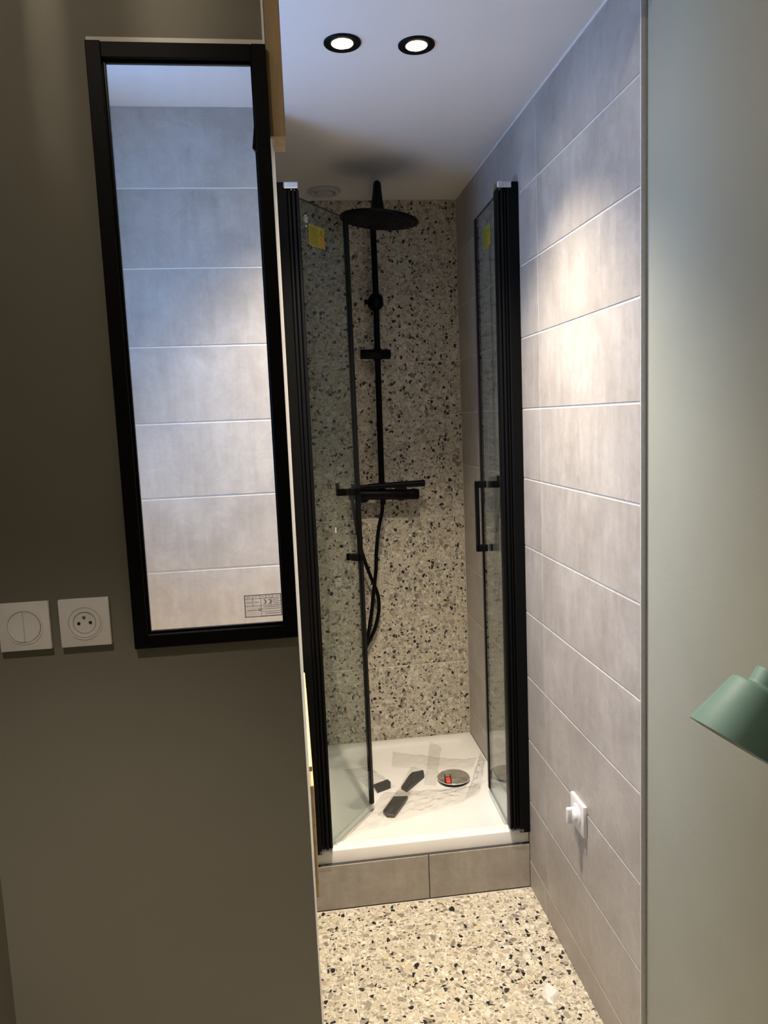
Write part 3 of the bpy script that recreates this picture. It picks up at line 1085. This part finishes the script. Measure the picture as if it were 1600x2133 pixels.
HX = [(0.3507, 2.8720, 1.178), (0.3507, 2.8720, 1.1619), (0.3470, 2.8680, 1.1275), (0.3336, 2.8680, 1.0727), (0.3239, 2.8690, 1.0174), (0.3180, 2.8700, 0.9615), (0.3135, 2.8720, 0.8957), (0.3010, 2.8760, 0.8106),
      (0.2931, 2.8800, 0.7474), (0.2788, 2.8840, 0.6669), (0.2640, 2.8880, 0.6000), (0.2565, 2.8920, 0.5700), (0.2545, 2.9000, 0.5580), (0.2570, 2.9080, 0.5670), (0.2705, 2.9100, 0.5950), (0.3018, 2.9080, 0.6547),
      (0.3192, 2.9040, 0.7164), (0.3233, 2.9000, 0.7595), (0.3180, 2.8950, 0.8052), (0.2953, 2.8860, 0.8696), (0.2698, 2.8760, 0.9486), (0.2523, 2.8680, 1.0312), (0.2394, 2.8600, 1.1253), (0.2327, 2.8540, 1.1903), (0.2360, 2.8510, 1.2181), (0.2465, 2.8500, 1.2256)]
G().tube(spline(HX, 6), 0.0072, 12).obj('hose', M['black'], hs, True)
G().lathe([(0.0105, 0), (0.0105, 0.022), (0.009, 0.026)], (0.3525, 2.872, 1.178), (0, 0.05, -1), 20).obj('hose_nut', M['black'], hs, True)

# ================================================================== PACKAGING LEFT IN THE TRAY


def tray_z(px, py):
    """height of the tray surface under a point"""
    e_ = min(px - x0, x1 - px, (py - y0) / 0.9, y1 - py)
    if e_ < 0.068:
        for (d0, z0_), (d1, z1_) in zip(ins[3:], ins[4:]):
            if e_ <= d1:
                return z0_ + (z1_ - z0_) * max(0, (e_ - d0)) / (d1 - d0)
        return ZT
    r_ = math.hypot(px - DC.x, py - DC.y)
    f_ = min(1.0, max(0.0, (r_ - 0.06) / max(0.02, r_ - 0.06 + (e_ - 0.068))))
    return ZT - 0.0202 + 0.011 * f_


def film_sheet(name, label, quad, nu, nv, amp, seed, freq=26, group='clear plastic wrapping left in the shower tray', lift=0.0, fold=None):
    """crumpled sheet of film over a ground quad a,b,c,d (world xy), resting on the tray"""
    zb_ = ZT - 0.0135
    a_, b_, c_, d_ = quad
    vs, fs = [], []
    for j in range(nv + 1):
        for i in range(nu + 1):
            s_, t_ = i / nu, j / nv
            p = a_.lerp(b_, s_).lerp(d_.lerp(c_, s_), t_)
            q = Vector((p.x * freq, p.y * freq, seed))
            n1 = noise.noise(q) + 0.5 * noise.noise(q * 2.3) + 0.25 * noise.noise(q * 5.1)
            r1 = 1 - abs(noise.noise(q * 1.4 + Vector((9, 3, 1))))
            e = min(s_, 1 - s_, t_, 1 - t_)
            h = amp * (0.25 + 0.55 * abs(n1) + 0.4 * r1 ** 3)
            wob = Vector((noise.noise(q + Vector((5, 0, 0))), noise.noise(q + Vector((0, 5, 0))), 0)) * 0.006
            z = max(tray_z(p.x + wob.x + a1, p.y + wob.y + b1) for a1 in (-0.006, 0.006) for b1 in (-0.006, 0.006)) + 0.0012 + h * (0.35 + min(1, e * 5) * 0.65) + lift
            vs.append((p.x + wob.x, p.y + wob.y, z))
    for j in range(nv):
        for i in range(nu):
            k = j * (nu + 1) + i
            fs.append((k, k + 1, k + nu + 2, k + nu + 1))
    o = G().add(vs, fs).obj(name, M['film'], None, True)
    tag(o, label, 'plastic wrap', group)
    return o


def Q(*pts):
    return [Vector((min(u, XR - 0.012), v, ZT - 0.012)) for u, v in pts]


film_sheet('plastic_wrap', 'large clear plastic sheet spread across the shower tray in front of the drain', Q((0.1173, 2.2535), (0.5263, 2.4015), (0.6400, 2.5050), (0.2706, 2.5234)), 46, 22, 0.016, 1.3)
film_sheet('plastic_wrap', 'long pleated strip of clear plastic wrap behind the drain', Q((0.3264, 2.7158), (0.6150, 2.6270), (0.6503, 2.6900), (0.3436, 2.8393)), 36, 10, 0.010, 7.7, 30)
film_sheet('plastic_wrap', 'short clear plastic strip crossing the pleated one, pointing at the back wall', Q((0.4166, 2.5354), (0.4566, 2.5270), (0.5392, 2.8182), (0.5014, 2.8719)), 10, 22, 0.010, 4.1, 30, lift=0.010)
film_sheet('plastic_wrap', 'crumpled clear plastic trailing up against the right shower door', Q((0.5364, 2.4229), (0.5959, 2.4446), (0.6870, 2.6619), (0.6823, 2.7213)), 12, 20, 0.022, 8.8, 34)


def slab(name, label, pts, h, cat, bagpts, bag_name, bag_label, zb, seed):
    """dark foam piece in its own clear sleeve"""
    zb = max(tray_z(u, v) for u, v in pts) + 0.0004
    P = [Vector((u, v, zb)) for u, v in pts]
    n = len(P)
    g = G()
    c = sum(P, Vector()) / n
    top = [p.lerp(c, 0.06) + Vector((0, 0, h)) for p in P]
    mid = [p.copy() + Vector((0, 0, h * 0.75)) for p in P]
    fs = [tuple(range(n - 1, -1, -1))]
    for k in (0, 1):
        for i in range(n):
            j = (i + 1) % n
            fs.append((k * n + i, k * n + j, (k + 1) * n + j, (k + 1) * n + i))
    fs.append(tuple(2 * n + i for i in range(n)))
    o = g.add(P + mid + top, fs).obj(name, M['rubber'])
    tag(o, label, cat)
    B = [Vector((u, v, zb)) for u, v in bagpts]
    f = film_sheet(bag_name, bag_label, B, 26, 12, 0.010, seed, 60, 'clear sleeves around black strips', lift=h * 0.9)
    return o


slab('foam_strip', 'black folded rubber strip at the front end of its clear sleeve, nearest the tray edge', [(0.2503, 2.3905), (0.2984, 2.4794), (0.3478, 2.4725), (0.3122, 2.4034), (0.2837, 2.3523), (0.2592, 2.3604)], 0.010, 'rubber strip',
     [(0.2270, 2.3577), (0.2860, 2.3242), (0.3647, 2.4932), (0.3179, 2.5205)], 'plastic_sleeve', 'clear sleeve around the front black strip', ZT - 0.012, 3.1)
slab('foam_strip', 'black rubber strip in the rear half of the long sleeve, beside the drain', [(0.3353, 2.5454), (0.3760, 2.6261), (0.3901, 2.6463), (0.4350, 2.6563), (0.4324, 2.6217), (0.3960, 2.5765), (0.3521, 2.5204)], 0.012, 'rubber strip',
     [(0.3022, 2.4821), (0.3500, 2.4652), (0.4469, 2.6419), (0.3964, 2.6845)], 'plastic_sleeve', 'clear sleeve around the rear black strip beside the drain', ZT - 0.012, 5.9)
slab('foam_block', 'short black block in a clear bag beside the left door edge', [(0.2397, 2.5802), (0.2957, 2.6091), (0.3034, 2.5888), (0.2995, 2.5603), (0.2478, 2.5318)], 0.010, 'rubber block',
     [(0.1422, 2.7036), (0.2420, 2.5119), (0.3148, 2.5462), (0.2410, 2.7181)], 'plastic_sleeve', 'flat clear bag holding a short black block behind the left door glass', ZT - 0.012, 2.4)

# scrap of white plaster on the floor
g = G()
base = [(0.571, 1.735), (0.590, 1.766), (0.613, 1.745), (0.618, 1.722), (0.588, 1.690), (0.575, 1.700)]
c = Vector((0.593, 1.727, 0.012))
n = len(base)
vs = [(x, y, 0.0002) for x, y in base] + [(0.593 + (x - 0.593) * 0.62, 1.727 + (y - 1.727) * 0.62, 0.008 + 0.004 * math.sin(i * 2.1)) for i, (x, y) in enumerate(base)]
fs = [tuple(range(n - 1, -1, -1)), tuple(n + i for i in range(n))] + [(i, (i + 1) % n, n + (i + 1) % n, n + i) for i in range(n)]
o = g.add(vs, fs).obj('plaster_chip', M['white_plaster'])
tag(o, 'white chip of plaster lying on the terrazzo floor near the right wall', 'plaster chip')

# ================================================================== GREEN LAMP AT THE RIGHT EDGE


k = 0.00065                     # metres per drawn unit of the lamp profile
axis = Vector((0.5732, 0.0806, 0.8154)).normalized()
lc = Vector((0.5758, 0.9184, 1.0241))
lamp = thing('wall_lamp', 'sage green metal lamp with a cone shade cut by the right picture edge', 'lamp', lc)
prof = [(96 * k, 0), (95 * k, 6 * k), (67.5 * k, 118 * k), (65 * k, 124 * k), (60 * k, 127 * k), (40 * k, 129 * k), (36.5 * k, 131 * k), (35 * k, 135 * k), (35 * k, 162 * k), (33 * k, 166 * k), (28 * k, 168 * k), (6 * k, 168 * k)]
o = G().lathe(prof, lc, axis, 64, False, True).obj('shade', M['lampgreen'], lamp, True)
inner = [(95 * k, 0.2 * k), (93.5 * k, 6 * k), (66 * k, 117 * k), (58 * k, 124 * k), (10 * k, 125 * k)]
G().lathe(inner, lc, axis, 64, False, True).obj('shade_lining', M['lampinside'], lamp, True)
top = lc + axis * (168 * k)
wallp = Vector((XH, top.y - 0.02, top.z + 0.03))
G().tube(spline([top - axis * 0.004, top + axis * 0.02, top + axis * 0.035 + Vector((0.01, 0, 0)), wallp - Vector((0.02, 0, 0)), wallp], 6), 0.006, 12).obj('arm', M['lampgreen'], lamp, True)
G().lathe([(0.03, 0), (0.03, 0.012), (0.026, 0.016)], wallp, (-1, 0, 0), 32).obj('wall_rose', M['lampgreen'], lamp, True)

# ================================================================== HALL DOWNLIGHTS (above the picture)
def hall_light(x, y, label):
    t = thing('hall_downlight', label, 'spotlight', (x, y, ZH))
    G().lathe([(0.042, 0.0), (0.042, 0.003), (0.028, 0.004), (0.026, 0.001)], (x, y, ZH), (0, 0, -1), 40, False, False).obj('trim_ring', M['plastic'], t, True)
    G().lathe([(0.0265, 0.0006), (0.0265, 0.0016)], (x, y, ZH), (0, 0, -1), 32).obj('lamp_lens', M['lampglow'], t)
    for nm, pw, ang, bl in (('beam', HALL_CORE, 70, 0.7), ('spill', HALL_SPILL, 165, 0.5)):
        l = bpy.data.lights.new('hall_' + nm, 'SPOT')
        l.energy = pw
        l.color = HALLWARM
        l.spot_size = math.radians(ang)
        l.spot_blend = bl
        l.shadow_soft_size = 0.025
        lo = bpy.data.objects.new('hall_' + nm, l)
        C.objects.link(lo)
        lo.parent = t
        lo.location = (0, 0, -0.01)


hall_light(-0.40, 0.45, 'hall ceiling downlight above the picture')

# unseen slatted lamp, added so its slats throw faint upright streaks on the partition
px_, py_ = -0.42, 1.06
sl = thing('added_streak_lamp', 'added unseen slatted lamp that throws streaks on the partition', 'ceiling lamp', (px_, py_, ZH))
G().lathe([(0.05, 0), (0.05, 0.012)], (px_, py_, ZH), (0, 0, -1), 32).obj('ceiling_plate', M['black'], sl)
for i, a in enumerate((-62, -40, -31, -15, -7, 9, 27, 34, 52, 75, 110, 150, 190, 230)):
    a = math.radians(a + 90)
    d_ = Vector((math.cos(a), math.sin(a), 0))
    G().obox(Vector((px_, py_, 0)), Vector((-d_.y, d_.x, 0)), d_, -0.004 - 0.002 * (i % 3), 0.005, 0.042, 0.045, ZH - 0.15, ZH - 0.01).obj('slat', M['black'], sl)
l = bpy.data.lights.new('added_streak_bulb', 'POINT')
l.energy = SLAT
l.color = HALLWARM
l.shadow_soft_size = 0.006
lo = bpy.data.objects.new('added_streak_bulb', l)
C.objects.link(lo)
lo.parent = sl
lo.location = (0, 0, -0.035)
G().lathe([(0.012, 0.0), (0.046, 0.0), (0.046, 0.003), (0.012, 0.003), (0.012, 0.0)], (px_, py_, ZH - 0.151), (0, 0, -1), 32, False, False).obj('lower_ring', M['black'], sl)
